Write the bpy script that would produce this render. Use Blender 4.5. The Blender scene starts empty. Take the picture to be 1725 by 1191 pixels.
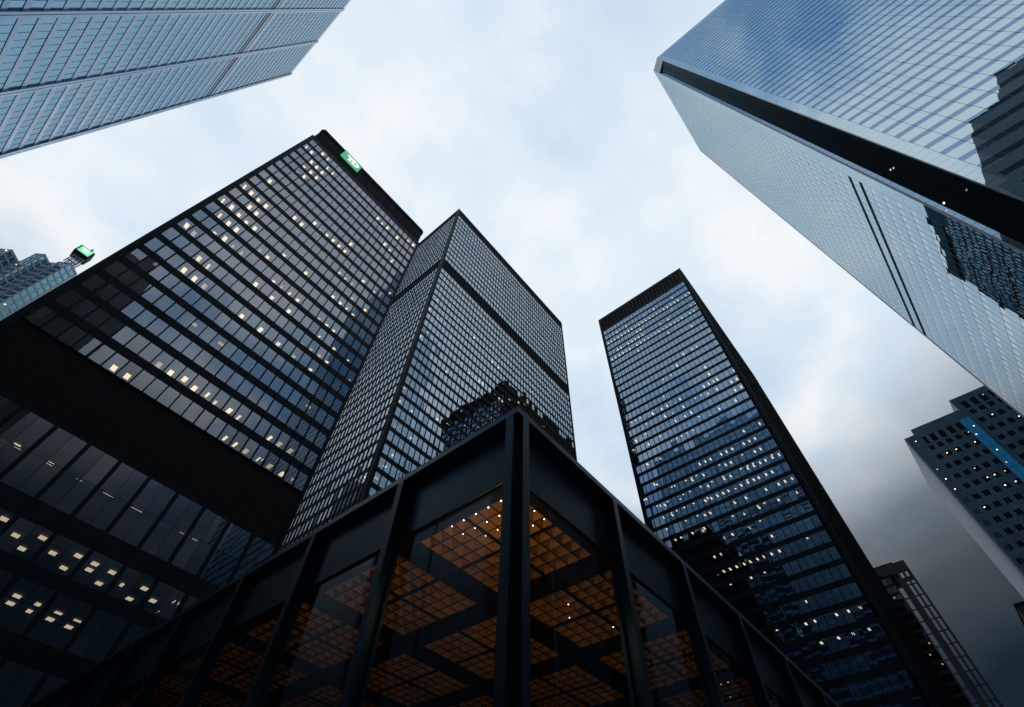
import bpy, math, random
from mathutils import Vector, Matrix
R = random.Random(7)
rad = math.radians
C = bpy.context.scene
COL = C.collection
GZ = 1.6                       # eye height: all heights below are measured from the eye

# ---------------------------------------------------------------- camera
YAW, PITCH, ROLL, FPX = 0.728593383, 0.956465160, 0.0416146309, 827.131363
def cam_axes():
    cy, sy, cp, sp = math.cos(YAW), math.sin(YAW), math.cos(PITCH), math.sin(PITCH)
    f = Vector((cy*cp, sy*cp, sp)); r = Vector((sy, -cy, 0)); u = r.cross(f)
    return r*math.cos(ROLL)+u*math.sin(ROLL), -r*math.sin(ROLL)+u*math.cos(ROLL), f
CR, CU, CF = cam_axes()
cd = bpy.data.cameras.new("camera"); cam = bpy.data.objects.new("camera", cd); COL.objects.link(cam)
cd.sensor_width = 36.0; cd.lens = FPX/1725*36.0; cd.clip_start = 0.1; cd.clip_end = 6000
cam.matrix_world = Matrix(((CR.x, CU.x, -CF.x, 0), (CR.y, CU.y, -CF.y, 0), (CR.z, CU.z, -CF.z, GZ), (0, 0, 0, 1)))
C.camera = cam

# ---------------------------------------------------------------- render look
C.render.engine = 'CYCLES'
C.view_settings.view_transform = 'Standard'; C.view_settings.look = 'None'
C.view_settings.exposure = 0.0; C.view_settings.gamma = 1.0
cy = C.cycles
cy.max_bounces = 10; cy.glossy_bounces = 5; cy.transparent_max_bounces = 10; cy.transmission_bounces = 4; cy.diffuse_bounces = 3
cy.sample_clamp_indirect = 4.0; cy.use_denoising = True; cy.caustics_reflective = False; cy.caustics_refractive = False

# ---------------------------------------------------------------- sky and sun (evening overcast, added darkening low down)
SUN_AZ, SUN_EL = rad(3), rad(48)       # azimuth measured from +Y towards +X
W = bpy.data.worlds.new("World"); C.world = W; W.use_nodes = True
nt = W.node_tree; nt.nodes.clear()
def N(t, **k):
    n = nt.nodes.new(t)
    for a, b in k.items(): setattr(n, a, b)
    return n
L = lambda a, b: nt.links.new(a, b)
out = N('ShaderNodeOutputWorld'); tc = N('ShaderNodeTexCoord')
sky = N('ShaderNodeTexSky', sky_type='NISHITA'); sky.sun_disc = False
sky.sun_elevation = SUN_EL; sky.sun_rotation = SUN_AZ
sky.air_density = 1.0; sky.dust_density = 0.6
bgs = N('ShaderNodeBackground'); bgs.inputs['Strength'].default_value = 0.15; L(sky.outputs[0], bgs.inputs['Color'])
bgb = N('ShaderNodeBackground'); bgb.inputs['Color'].default_value = (0.19, 0.41, 0.74, 1); bgb.inputs['Strength'].default_value = 1.0
msb = N('ShaderNodeMixShader'); msb.inputs[0].default_value = 0.75; L(bgs.outputs[0], msb.inputs[1]); L(bgb.outputs[0], msb.inputs[2])
sep = N('ShaderNodeSeparateXYZ'); L(tc.outputs['Generated'], sep.inputs[0])
def M(op, a, b=None, clamp=False):
    n = N('ShaderNodeMath', operation=op); n.use_clamp = clamp
    for i, v in enumerate((a, b)):
        if v is None: continue
        if isinstance(v, (int, float)): n.inputs[i].default_value = v
        else: L(v, n.inputs[i])
    return n.outputs[0]
zz = M('ADD', M('MAXIMUM', sep.outputs['Z'], 0.02), 0.22)
px = M('DIVIDE', sep.outputs['X'], zz); py = M('DIVIDE', sep.outputs['Y'], zz)
cmb = N('ShaderNodeCombineXYZ'); L(px, cmb.inputs[0]); L(py, cmb.inputs[1]); cmb.inputs[2].default_value = 8.2
def noise(vec, scale, det, rough, dist):
    n = N('ShaderNodeTexNoise'); n.inputs['Scale'].default_value = scale; n.inputs['Detail'].default_value = det
    n.inputs['Roughness'].default_value = rough; n.inputs['Distortion'].default_value = dist; L(vec, n.inputs['Vector'])
    return n.outputs['Fac']
n1 = noise(cmb.outputs[0], 2.1, 9, 0.54, 0.12)
n2 = noise(cmb.outputs[0], 4.2, 7, 0.55, 0.2)
n3 = noise(cmb.outputs[0], 1.3, 4, 0.5, 0.0)
# thin veil overhead and to the south, more broken cloud to the north (behind the viewer)
def ramp(fac, stops, interp='LINEAR'):
    r = N('ShaderNodeValToRGB'); r.color_ramp.interpolation = interp
    e = r.color_ramp.elements
    while len(e) < len(stops): e.new(0.5)
    for q, (p, c) in zip(e, stops):
        q.position = p; q.color = (c, c, c, 1) if isinstance(c, (int, float)) else (*c, 1)
    L(fac, r.inputs[0]); return r.outputs[0]
north = M('MULTIPLY', M('SUBTRACT', M('MULTIPLY', M('ADD', sep.outputs['Y'], sep.outputs['X']), -1.0), 0.08), 2.4, True)
cover_s = ramp(n1, [(0.36, 0.78), (0.46, 0.90), (0.50, 0.97), (0.56, 1.0)])
cover_n = ramp(n1, [(0.39, 0.12), (0.45, 0.52), (0.51, 0.98)])
mx = N('ShaderNodeMix', data_type='RGBA'); L(north, mx.inputs['Factor']); L(cover_s, mx.inputs['A']); L(cover_n, mx.inputs['B'])
cover = mx.outputs['Result']
ccol = ramp(n2, [(0.34, (0.70, 0.82, 0.92)), (0.50, (0.765, 0.865, 0.945)), (0.58, (0.84, 0.905, 0.96)), (0.66, (0.91, 0.945, 0.975))])
bgc = N('ShaderNodeBackground'); bgc.inputs['Strength'].default_value = 1.0; L(ccol, bgc.inputs['Color'])
ms = N('ShaderNodeMixShader'); L(cover, ms.inputs[0]); L(msb.outputs[0], ms.inputs[1]); L(bgc.outputs[0], ms.inputs[2])
# added darkening, no real storm cloud: sky fades to near black towards the horizon
low = M('ADD', M('ADD', sep.outputs['Z'], M('MULTIPLY', M('ADD', n3, -0.5), 0.10)), M('MULTIPLY', M('MULTIPLY', sep.outputs['Y'], -3.0, True), -0.07))
horizon_fade = ramp(low, [(0.30, 0.0), (0.40, 0.07), (0.48, 0.22), (0.55, 0.58), (0.62, 0.90), (0.69, 1.0)])
bgd = N('ShaderNodeBackground'); bgd.inputs['Color'].default_value = (0.010, 0.020, 0.032, 1); bgd.inputs['Strength'].default_value = 1.0
ms2 = N('ShaderNodeMixShader'); L(horizon_fade, ms2.inputs[0]); L(bgd.outputs[0], ms2.inputs[1]); L(ms.outputs[0], ms2.inputs[2])
L(ms2.outputs[0], out.inputs[0])
sd = bpy.data.lights.new("sun", 'SUN'); sd.energy = 0.6; sd.angle = rad(14); sd.color = (1.0, 0.95, 0.88)
so = bpy.data.objects.new("sun", sd); COL.objects.link(so); so.location = (0, 0, 400)
sv = Vector((math.sin(SUN_AZ)*math.cos(SUN_EL), math.cos(SUN_AZ)*math.cos(SUN_EL), math.sin(SUN_EL)))
so.rotation_euler = (-sv).to_track_quat('-Z', 'Y').to_euler()

# ---------------------------------------------------------------- materials
def new_mat(name):
    m = bpy.data.materials.new(name); m.use_nodes = True; t = m.node_tree; t.nodes.clear()
    o = t.nodes.new('ShaderNodeOutputMaterial'); return m, t, o
def paint(name, col, rough=0.5, metal=0.0, spec=0.5, var=0.25, scale=0.6, bump=0.0, stint=None):
    m, t, o = new_mat(name); p = t.nodes.new('ShaderNodeBsdfPrincipled')
    p.inputs['Metallic'].default_value = metal; p.inputs['Specular IOR Level'].default_value = spec
    if stint: p.inputs['Specular Tint'].default_value = (*stint, 1)
    g = t.nodes.new('ShaderNodeTexCoord')
    n = t.nodes.new('ShaderNodeTexNoise'); n.inputs['Scale'].default_value = scale; n.inputs['Detail'].default_value = 6
    t.links.new(g.outputs['Object'], n.inputs['Vector'])
    r = t.nodes.new('ShaderNodeValToRGB')
    r.color_ramp.elements[0].position = 0.3; r.color_ramp.elements[1].position = 0.7
    r.color_ramp.elements[0].color = (*[c*(1-var) for c in col], 1); r.color_ramp.elements[1].color = (*[min(1, c*(1+var)) for c in col], 1)
    t.links.new(n.outputs['Fac'], r.inputs[0]); t.links.new(r.outputs[0], p.inputs['Base Color'])
    mr = t.nodes.new('ShaderNodeMapRange'); mr.inputs['To Min'].default_value = max(0.02, rough-0.1); mr.inputs['To Max'].default_value = rough+0.1
    t.links.new(n.outputs['Fac'], mr.inputs['Value']); t.links.new(mr.outputs[0], p.inputs['Roughness'])
    if bump:
        b = t.nodes.new('ShaderNodeBump'); b.inputs['Strength'].default_value = bump; b.inputs['Distance'].default_value = 0.02
        n2 = t.nodes.new('ShaderNodeTexNoise'); n2.inputs['Scale'].default_value = scale*12; t.links.new(g.outputs['Object'], n2.inputs['Vector'])
        t.links.new(n2.outputs['Fac'], b.inputs['Height']); t.links.new(b.outputs[0], p.inputs['Normal'])
    t.links.new(p.outputs[0], o.inputs[0]); return m
def glass(name, tint, ior, refl=(1, 1, 1), rough=0.0, body=None, body_fac=0.0, wave=0.004, wscale=0.35):
    """coated window glass: mirror reflection by Fresnel over a tinted see-through (or partly fritted) pane"""
    m, t, o = new_mat(name); nd = t.nodes.new
    fr = nd('ShaderNodeFresnel'); fr.inputs['IOR'].default_value = ior
    gl = nd('ShaderNodeBsdfAnisotropic'); gl.inputs['Roughness'].default_value = rough; gl.inputs['Color'].default_value = (*refl, 1)
    tr = nd('ShaderNodeBsdfTransparent'); tr.inputs['Color'].default_value = (*tint, 1)
    base = tr.outputs[0]
    if body:
        df = nd('ShaderNodeBsdfDiffuse'); df.inputs['Color'].default_value = (*body, 1)
        mb = nd('ShaderNodeMixShader'); mb.inputs[0].default_value = body_fac
        t.links.new(tr.outputs[0], mb.inputs[1]); t.links.new(df.outputs[0], mb.inputs[2]); base = mb.outputs[0]
    mx = nd('ShaderNodeMixShader')
    t.links.new(fr.outputs[0], mx.inputs[0]); t.links.new(base, mx.inputs[1]); t.links.new(gl.outputs[0], mx.inputs[2])
    if wave:
        g = nd('ShaderNodeNewGeometry')
        n = nd('ShaderNodeTexNoise'); n.inputs['Scale'].default_value = wscale; n.inputs['Detail'].default_value = 2
        b = nd('ShaderNodeBump'); b.inputs['Strength'].default_value = 1.0; b.inputs['Distance'].default_value = wave
        t.links.new(g.outputs['Position'], n.inputs['Vector']); t.links.new(n.outputs['Fac'], b.inputs['Height'])
        t.links.new(b.outputs[0], gl.inputs['Normal'])
    t.links.new(mx.outputs[0], o.inputs[0]); return m
def emit(name, col, s):
    m, t, o = new_mat(name); e = t.nodes.new('ShaderNodeEmission')
    e.inputs['Color'].default_value = (*col, 1); e.inputs['Strength'].default_value = s
    t.links.new(e.outputs[0], o.inputs[0]); return m

BLACK = paint('black_painted_steel', (0.0040, 0.0068, 0.010), 0.62, spec=0.20, stint=(0.55, 0.8, 1.0))
PAVR = paint('pavilion_roof_edge', (0.006, 0.022, 0.036), 0.28, spec=0.9, stint=(0.45, 0.8, 1.0))  # lighter, glossier copy of the pavilion steel: sky light put into its colour
PAV = paint('pavilion_black_steel', (0.0025, 0.011, 0.020), 0.36, spec=0.5, bump=0.03, stint=(0.3, 0.75, 1.0))
SOOT = paint('matt_black', (0.006, 0.007, 0.009), 0.8, spec=0.2)
LOUV = paint('louver_black', (0.008, 0.009, 0.011), 0.6, spec=0.3)
LFIN = paint('louver_fin', (0.05, 0.055, 0.06), 0.5)
ROOM = paint('office_interior', (0.055, 0.055, 0.058), 0.9, spec=0.1)
BLIND = paint('window_blind', (0.34, 0.32, 0.33), 0.8, spec=0.1, var=0.12, scale=3)
STEEL = paint('stainless_steel', (0.24, 0.38, 0.54), 0.20, metal=0.5, spec=1.0, var=0.10, scale=0.25)
STEELD = paint('stainless_shadow_joint', (0.085, 0.12, 0.16), 0.5, metal=0.6)
GRANITE = paint('grey_granite', (0.12, 0.26, 0.37), 0.45, spec=0.5, var=0.2, scale=0.4)
GRANITEP = paint('pale_granite', (0.46, 0.52, 0.62), 0.5, var=0.12, scale=1.5)
STONE = paint('old_limestone', (0.16, 0.15, 0.14), 0.8, var=0.25)
REDGR = paint('dark_red_granite', (0.05, 0.042, 0.040), 0.5, var=0.2)
TEALST = paint('grey_pink_granite', (0.62, 0.72, 0.82), 0.5, var=0.12)
OCHRE = paint('ochre_coffer', (0.46, 0.205, 0.052), 0.6, spec=0.2, var=0.25, scale=1.2)
ASPH = paint('asphalt', (0.05, 0.05, 0.052), 0.85, var=0.2, scale=2, bump=0.3)
PAVE = paint('granite_paving', (0.17, 0.17, 0.175), 0.7, var=0.15, scale=1.2, bump=0.2)
MARK = paint('road_paint', (0.7, 0.7, 0.68), 0.7)
G_A = glass('bronze_glass', (0.42, 0.42, 0.42), 3.0, (0.82, 0.90, 1.0))
G_B = glass('bronze_glass_tower', (0.40, 0.41, 0.42), 4.8, (0.70, 0.86, 1.0))
G_C = glass('blue_black_glass', (0.40, 0.43, 0.46), 3.9, (0.58, 0.78, 1.0))
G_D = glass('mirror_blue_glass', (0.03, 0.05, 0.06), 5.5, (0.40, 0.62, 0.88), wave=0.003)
G_DL = glass('mirror_glass_bright_face', (0.02, 0.03, 0.04), 14.0, (0.84, 0.94, 1.0), wave=0.003)  # paler copy of the blue glass: this face's brighter reflection put into its tint
G_DP = glass('fritted_white_glass', (0, 0, 0), 9.0, (0.76, 0.91, 1.0), body=(0.10, 0.36, 0.52), body_fac=1.0, wave=0.003)
G_DN = glass('notch_dark_glass', (0.30, 0.32, 0.34), 1.12, (0.25, 0.4, 0.5))
G_E = glass('teal_mirror_glass', (0.05, 0.10, 0.12), 5.5, (0.50, 0.79, 1.0), body=(0.03, 0.12, 0.19), body_fac=0.8, wave=0.004)
G_F = glass('teal_glass', (0.05, 0.1, 0.12), 6.0, (0.35, 0.75, 0.9))
G_G = glass('dark_window_glass', (0.1, 0.1, 0.1), 2.4, (0.6, 0.8, 1.0))
G_BLUE = glass('blue_glass_added_glow', (0.05, 0.12, 0.2), 2.4, (0.25, 0.66, 1.0), body=(0.06, 0.6, 1.0), body_fac=1.0)
_t = G_BLUE.node_tree; _o = [n for n in _t.nodes if n.type == 'OUTPUT_MATERIAL'][0]      # blue glow added to the glass itself to brighten the strip
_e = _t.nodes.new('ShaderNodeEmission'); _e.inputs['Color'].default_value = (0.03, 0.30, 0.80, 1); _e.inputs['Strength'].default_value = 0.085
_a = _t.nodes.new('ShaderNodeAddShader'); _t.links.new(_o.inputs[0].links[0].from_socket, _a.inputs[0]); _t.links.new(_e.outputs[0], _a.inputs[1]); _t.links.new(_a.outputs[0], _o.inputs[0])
G_P = glass('hall_clear_glass', (0.80, 0.82, 0.83), 1.45, (0.7, 0.85, 1.0), wave=0.002)
WARM = emit('office_light_panel', (1.0, 0.78, 0.47), 2.9)
WARM2 = emit('cream_light_panel', (1.0, 0.78, 0.46), 2.4)
WARM3 = emit('dim_light_panel', (1.0, 0.70, 0.40), 1.1)
WARML = emit('lobby_light_panel', (1.0, 0.82, 0.56), 1.5)
WARMC = emit('office_light_tube', (1.0, 0.76, 0.44), 3.4)
AMBER = emit('amber_desk_glow', (1.0, 0.62, 0.24), 1.1)
SPOT = emit('ceiling_spot', (1.0, 0.85, 0.66), 9.0)
GREEN = emit('green_sign_face', (0.13, 0.52, 0.30), 0.85)
GREENB = emit('bright_green_sign_face', (0.22, 0.95, 0.48), 1.0)
WHITEL = emit('white_sign_letter', (0.95, 1.0, 0.97), 1.0)

# ---------------------------------------------------------------- mesh building
class MB:
    def __init__(s): s.v = []; s.f = []
    def box(s, x0, x1, y0, y1, z0, z1):
        if x0 > x1: x0, x1 = x1, x0
        if y0 > y1: y0, y1 = y1, y0
        if z0 > z1: z0, z1 = z1, z0
        i = len(s.v)
        s.v += [(x0, y0, z0), (x1, y0, z0), (x1, y1, z0), (x0, y1, z0), (x0, y0, z1), (x1, y0, z1), (x1, y1, z1), (x0, y1, z1)]
        s.f += [(i, i+3, i+2, i+1), (i+4, i+5, i+6, i+7), (i, i+1, i+5, i+4), (i+1, i+2, i+6, i+5), (i+2, i+3, i+7, i+6), (i+3, i, i+4, i+7)]
    def quad(s, pts, nrm=None):
        if nrm is not None:
            a, b, c = (Vector(p) for p in pts[:3])
            if (b-a).cross(c-a).dot(Vector(nrm)) < 0: pts = pts[::-1]
        i = len(s.v); s.v += [tuple(p) for p in pts]; s.f.append(tuple(range(i, i+len(pts))))
    def prism(s, poly, z0, z1):          # poly counter-clockwise seen from above
        n = len(poly); i = len(s.v)
        s.v += [(x, y, z0) for x, y in poly] + [(x, y, z1) for x, y in poly]
        s.f.append(tuple(range(i+n-1, i-1, -1))); s.f.append(tuple(range(i+n, i+2*n)))
        for k in range(n): s.f.append((i+k, i+(k+1) % n, i+n+(k+1) % n, i+n+k))
    def build(s, name, mat, parent=None, kind=None):
        me = bpy.data.meshes.new(name)
        ox = parent.matrix_world.translation if parent else Vector((0, 0, 0))
        if parent and parent.get('_o') is not None: ox = Vector(parent['_o'])
        me.from_pydata([(x-ox[0], y-ox[1], z+GZ-ox[2]) for x, y, z in s.v], [], s.f); me.update()
        me.materials.append(mat)
        o = bpy.data.objects.new(name, me); COL.objects.link(o)
        if parent: o.parent = parent
        if kind: o['kind'] = kind
        return o
ORI = {}
def thing(name, loc, label, cat, group=None):
    o = bpy.data.objects.new(name, None); COL.objects.link(o); o.location = loc; o['label'] = label; o['category'] = cat
    o.empty_display_size = 2
    if group: o['group'] = group
    ORI[o.name] = Vector(loc); return o
def part(mb, name, mat, parent, kind=None):
    ox = ORI[parent.name]
    me = bpy.data.meshes.new(name)
    me.from_pydata([(x-ox.x, y-ox.y, z+GZ-ox.z) for x, y, z in mb.v], [], mb.f); me.update(); me.materials.append(mat)
    o = bpy.data.objects.new(name, me); COL.objects.link(o); o.parent = parent
    if kind: o['kind'] = kind
    ORI[o.name] = ox; return o
def subpart(mb, name, mat, parent_part):
    return part(mb, name, mat, parent_part)

class Face:
    """a vertical facade plane: u runs along it, d points outwards, z up"""
    def __init__(s, axis, plane, sign): s.axis, s.plane, s.sign = axis, plane, sign
    def P(s, u, d, z):
        c = s.plane + s.sign*d
        return (c, u, z) if s.axis == 'x' else (u, c, z)
    def n(s): return (s.sign, 0, 0) if s.axis == 'x' else (0, s.sign, 0)
    def box(s, mb, u0, u1, d0, d1, z0, z1):
        a, b = s.P(u0, d0, z0), s.P(u1, d1, z1); mb.box(a[0], b[0], a[1], b[1], a[2], b[2])
    def pane(s, mb, u0, u1, z0, z1, d, tilt=0.0):
        w, h = (u1-u0)/2, (z1-z0)/2
        tu, tv = (R.gauss(0, tilt), R.gauss(0, tilt)) if tilt else (0, 0)
        tu = max(-2.2*tilt, min(2.2*tilt, tu)); tv = max(-2.2*tilt, min(2.2*tilt, tv))
        q = [(u0, z0, -w, -h), (u1, z0, w, -h), (u1, z1, w, h), (u0, z1, -w, h)]
        mb.quad([s.P(u, d+tu*a+tv*b, z) for u, z, a, b in q], s.n())

# ---------------------------------------------------------------- what of a facade shows largest
def project(p):
    v = Vector(p); k = v.dot(CF)
    if k <= 0.05: return None
    return 862.5+FPX*v.dot(CR)/k, 595.5-FPX*v.dot(CU)/k
OCC = []                                  # rough solids that hide things: (name, lo, hi)
def hidden(p, me):
    for nm, lo, hi in OCC:
        if nm == me: continue
        t0, t1 = 0.0, 0.995
        for i in range(3):
            if abs(p[i]) < 1e-9:
                if lo[i] > 0 or hi[i] < 0: t0 = 2
                continue
            a, b = lo[i]/p[i], hi[i]/p[i]
            if a > b: a, b = b, a
            t0 = max(t0, a); t1 = min(t1, b)
        if t0 < t1: return True
    return False
def shown(pts, me):
    q = [project(p) for p in pts]
    if any(a is None for a in q): return 0
    cx = sum(a[0] for a in q)/len(q); cyy = sum(a[1] for a in q)/len(q)
    if not (0 < cx < 1725 and 0 < cyy < 1191): return 0
    c = [sum(p[i] for p in pts)/len(pts) for i in range(3)]
    if hidden(c, me): return 0
    ar = 0
    for i in range(len(q)):
        a, b = q[i], q[(i+1) % len(q)]; ar += a[0]*b[1]-b[0]*a[1]
    return abs(ar)/2
def windows(root, me, face, cells, d, mat, tilt, name='window', cap=100, blinds=None):
    """cells: (u0,u1,z0,z1). The cap largest in the picture become windows of their own, the rest one mesh."""
    cells = sorted(cells, key=lambda c: -shown([face.P(c[0], d, c[2]), face.P(c[1], d, c[2]), face.P(c[1], d, c[3]), face.P(c[0], d, c[3])], me))
    rest = MB(); bl = MB()
    for i, c in enumerate(cells):
        if i < cap:
            mb = MB(); face.pane(mb, *c, d, tilt); w = part(mb, name, mat, root)
        else: face.pane(rest, *c, d, tilt)
        if blinds and c[3]-c[2] < 2.6 and R.random() < blinds[1]:
            bm = MB() if i < cap else bl; h = R.choice((0.5, 0.9, 1.5)); face.box(bm, c[0]+0.03, c[1]-0.03, -0.40, -0.38, c[3]-h, c[3]-0.03)
            if i < cap: subpart(bm, 'blind', BLIND, w)
    if rest.f: part(rest, name+'_rest', mat, root, 'stuff')
    if bl.f: part(bl, 'blind_rest', BLIND, root, 'stuff')
def lamps(root, boxes, mat, cap=100, name='ceiling_light'):
    rest = MB(); R2 = random.Random(len(boxes))
    boxes = sorted(boxes, key=lambda b: b[6] if len(b) > 6 else 0)
    for i, b in enumerate(boxes):
        if i < cap:
            mb = MB(); mb.box(*b[:6]); part(mb, name, R2.choice((mat, mat, WARM2, WARM3) if mat is WARM else (mat, mat, mat, WARM2)) if mat in (WARM, WARMC) else mat, root)
        else: rest.box(*b[:6])
    if rest.f: part(rest, name+'_rest', mat, root, 'stuff')

OCC += [('A', (-12.1, 53.1, -1.6), (20.8, 89, 128)), ('B', (39.2, 71.2, -1.6), (117, 107, 221)), ('C', (105.4, 6.5, -1.6), (173, 45, 180)),
        ('D', (60, -100, -1.6), (115, -34.5, 296)), ('E', (-82, 15, -1.6), (-46.4, 92, 237)), ('P', (6.4, 5.5, 6.9), (45, 45, 9)), ('P', (6.1, 5.2, 8.8), (45, 45, 9))]

# ---------------------------------------------------------------- ground
def struct(mb, name, mat): o = mb.build(name, mat); o['kind'] = 'structure'; return o
mb = MB(); mb.box(-3000, 3000, -3000, 3000, -2.6, -1.75); struct(mb, 'ground', PAVE)
mb = MB(); mb.box(-400, 400, -9, -2, -1.74, -1.735); mb.box(-9, -3, -400, -9.01, -1.74, -1.735); mb.box(-9, -3, -1.99, 400, -1.74, -1.735); struct(mb, 'road', ASPH)
mb = MB()
for k in range(60): mb.box(-380+k*12, -376+k*12, -5.6, -5.45, -1.734, -1.73)
struct(mb, 'road_marking', MARK)
mb = MB(); mb.box(-2.9, 400, -1.9, 4.5, -1.745, -1.6); mb.box(-2.9, 5.5, 4.5, 400, -1.745, -1.6); struct(mb, 'pavement', PAVE)

E_LAMP = 1.2
# office lights: place along the facade, storey, distance behind the glass
LAMP_A=[(-11.6,10,1.3),(-11.6,12,1.1),(-11.6,20,0.7),(-11.4,7,1.2),(-10.2,12,1.2),(-10.2,20,0.9),(-10.1,7,1.5),(-10.1,9,1.3),(-10.1,10,1.1),(-10.1,14,1.1),(-8.7,12,1.4),(-8.7,17,1.0),(-8.7,18,1.0),(-8.6,8,1.5),(-8.6,10,1.4),(-8.6,11,1.2),(-8.6,19,0.9),(-8.6,21,0.8),(-8.5,9,1.4),(-7.2,11,1.3),(-7.2,12,1.2),(-7.2,17,1.0),(-7.2,19,0.9),(-7.1,5,1.6),(-7.1,6,1.5),(-7.1,8,1.4),(-7.1,9,1.3),(-7.1,10,1.7),(-7.1,18,1.0),(-7.1,21,0.8),(-5.7,19,0.8),(-5.7,20,0.7),(-5.6,6,1.6),(-5.6,8,1.7),(-5.6,10,1.4),(-5.6,18,1.0),(-5.5,5,1.7),(-4.2,20,0.9),(-4.1,8,1.6),(-4.0,5,1.7),(-3.8,0,2.5),(-2.7,13,1.2),(-2.6,9,1.6),(-2.3,0,2.5),(-1.1,9,1.7),(-1.1,13,1.2),(-0.9,1,2.5),(0.4,14,1.2),(0.5,7,1.7),(0.5,10,1.8),(0.6,1,2.5),(1.9,14,1.3),(2.1,5,2.0),(2.1,8,1.7),(2.2,1,2.1),(3.5,7,1.8),(3.5,8,1.8),(3.5,14,1.2),(3.7,1,2.5),(5.0,10,1.6),(5.0,14,1.3),(5.1,8,1.8),(5.2,5,1.8),(5.3,1,2.2),(6.5,14,1.3),(6.6,1,2.5),(6.7,7,1.8),(6.7,8,1.8),(8.0,14,1.3),(8.1,15,1.1),(8.4,5,2.0),(8.5,1,2.4),(9.5,20,0.9),(9.6,12,1.5),(9.9,1,2.5),(10.0,0,2.5),(11.0,20,0.9),(11.1,10,1.7),(11.1,12,1.6),(11.3,5,2.2),(11.3,6,2.5),(11.3,8,2.0),(11.4,0,2.5),(12.6,20,0.9),(12.7,12,1.5),(12.8,10,1.7),(12.9,0,2.5),(12.9,6,2.2),(12.9,7,2.0),(12.9,8,2.0),(14.1,18,1.0),(14.2,11,1.6),(14.3,10,1.7),(14.3,13,1.5),(14.4,8,2.0),(14.5,5,2.3),(14.5,6,2.1),(14.7,1,2.5),(14.9,0,2.5),(15.8,18,0.9),(15.8,20,0.8),(15.9,10,1.9),(16.0,7,2.1),(16.1,1,2.5),(16.1,6,2.2),(16.4,0,2.5),(17.3,20,1.0),(17.4,13,1.8),(17.4,17,0.8),(17.5,11,1.7),(17.8,1,2.4),(18.3,0,2.5),(18.7,21,0.8),(19.2,7,2.2),(19.6,0,2.5),(20.3,21,0.9),(20.4,14,1.4),(21.1,6,2.3),(21.2,1,2.5),(21.2,5,2.5),(21.7,5,2.5)]
GLOW_A=[(-1.4,3,2.0),(2.5,3,2.0),(7.1,3,2.0),(16.7,3,2.0)]
LAMP_L=[(-4.5,2,5.7),(-4.3,2,6.0),(-1.4,2,5.9),(-1.4,2,6.0),(-0.7,1,1.5),(0.8,1,3.2),(1.5,2,6.0),(1.9,1,4.9),(2.4,1,1.7),(3.9,1,3.4),(4.0,0,3.6),(4.1,0,5.3),(4.2,2,6.0),(4.7,2,6.0),(5.5,1,2.0),(5.5,1,5.1),(5.7,0,3.6),(5.7,0,5.4),(7.0,1,2.1),(7.1,1,3.5),(7.2,2,6.0),(7.3,0,3.8),(7.3,0,5.4),(7.4,2,6.0),(7.8,2,6.0),(8.6,1,2.2),(8.7,1,5.1),(8.9,0,3.9),(8.9,0,5.5),(10.3,1,3.6),(11.0,2,6.0),(11.8,1,2.5),(11.8,1,5.5),(12.7,2,6.0),(13.2,2,6.0),(13.4,1,4.0),(14.2,2,6.0),(15.0,1,2.5),(15.0,1,5.7)]
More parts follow.
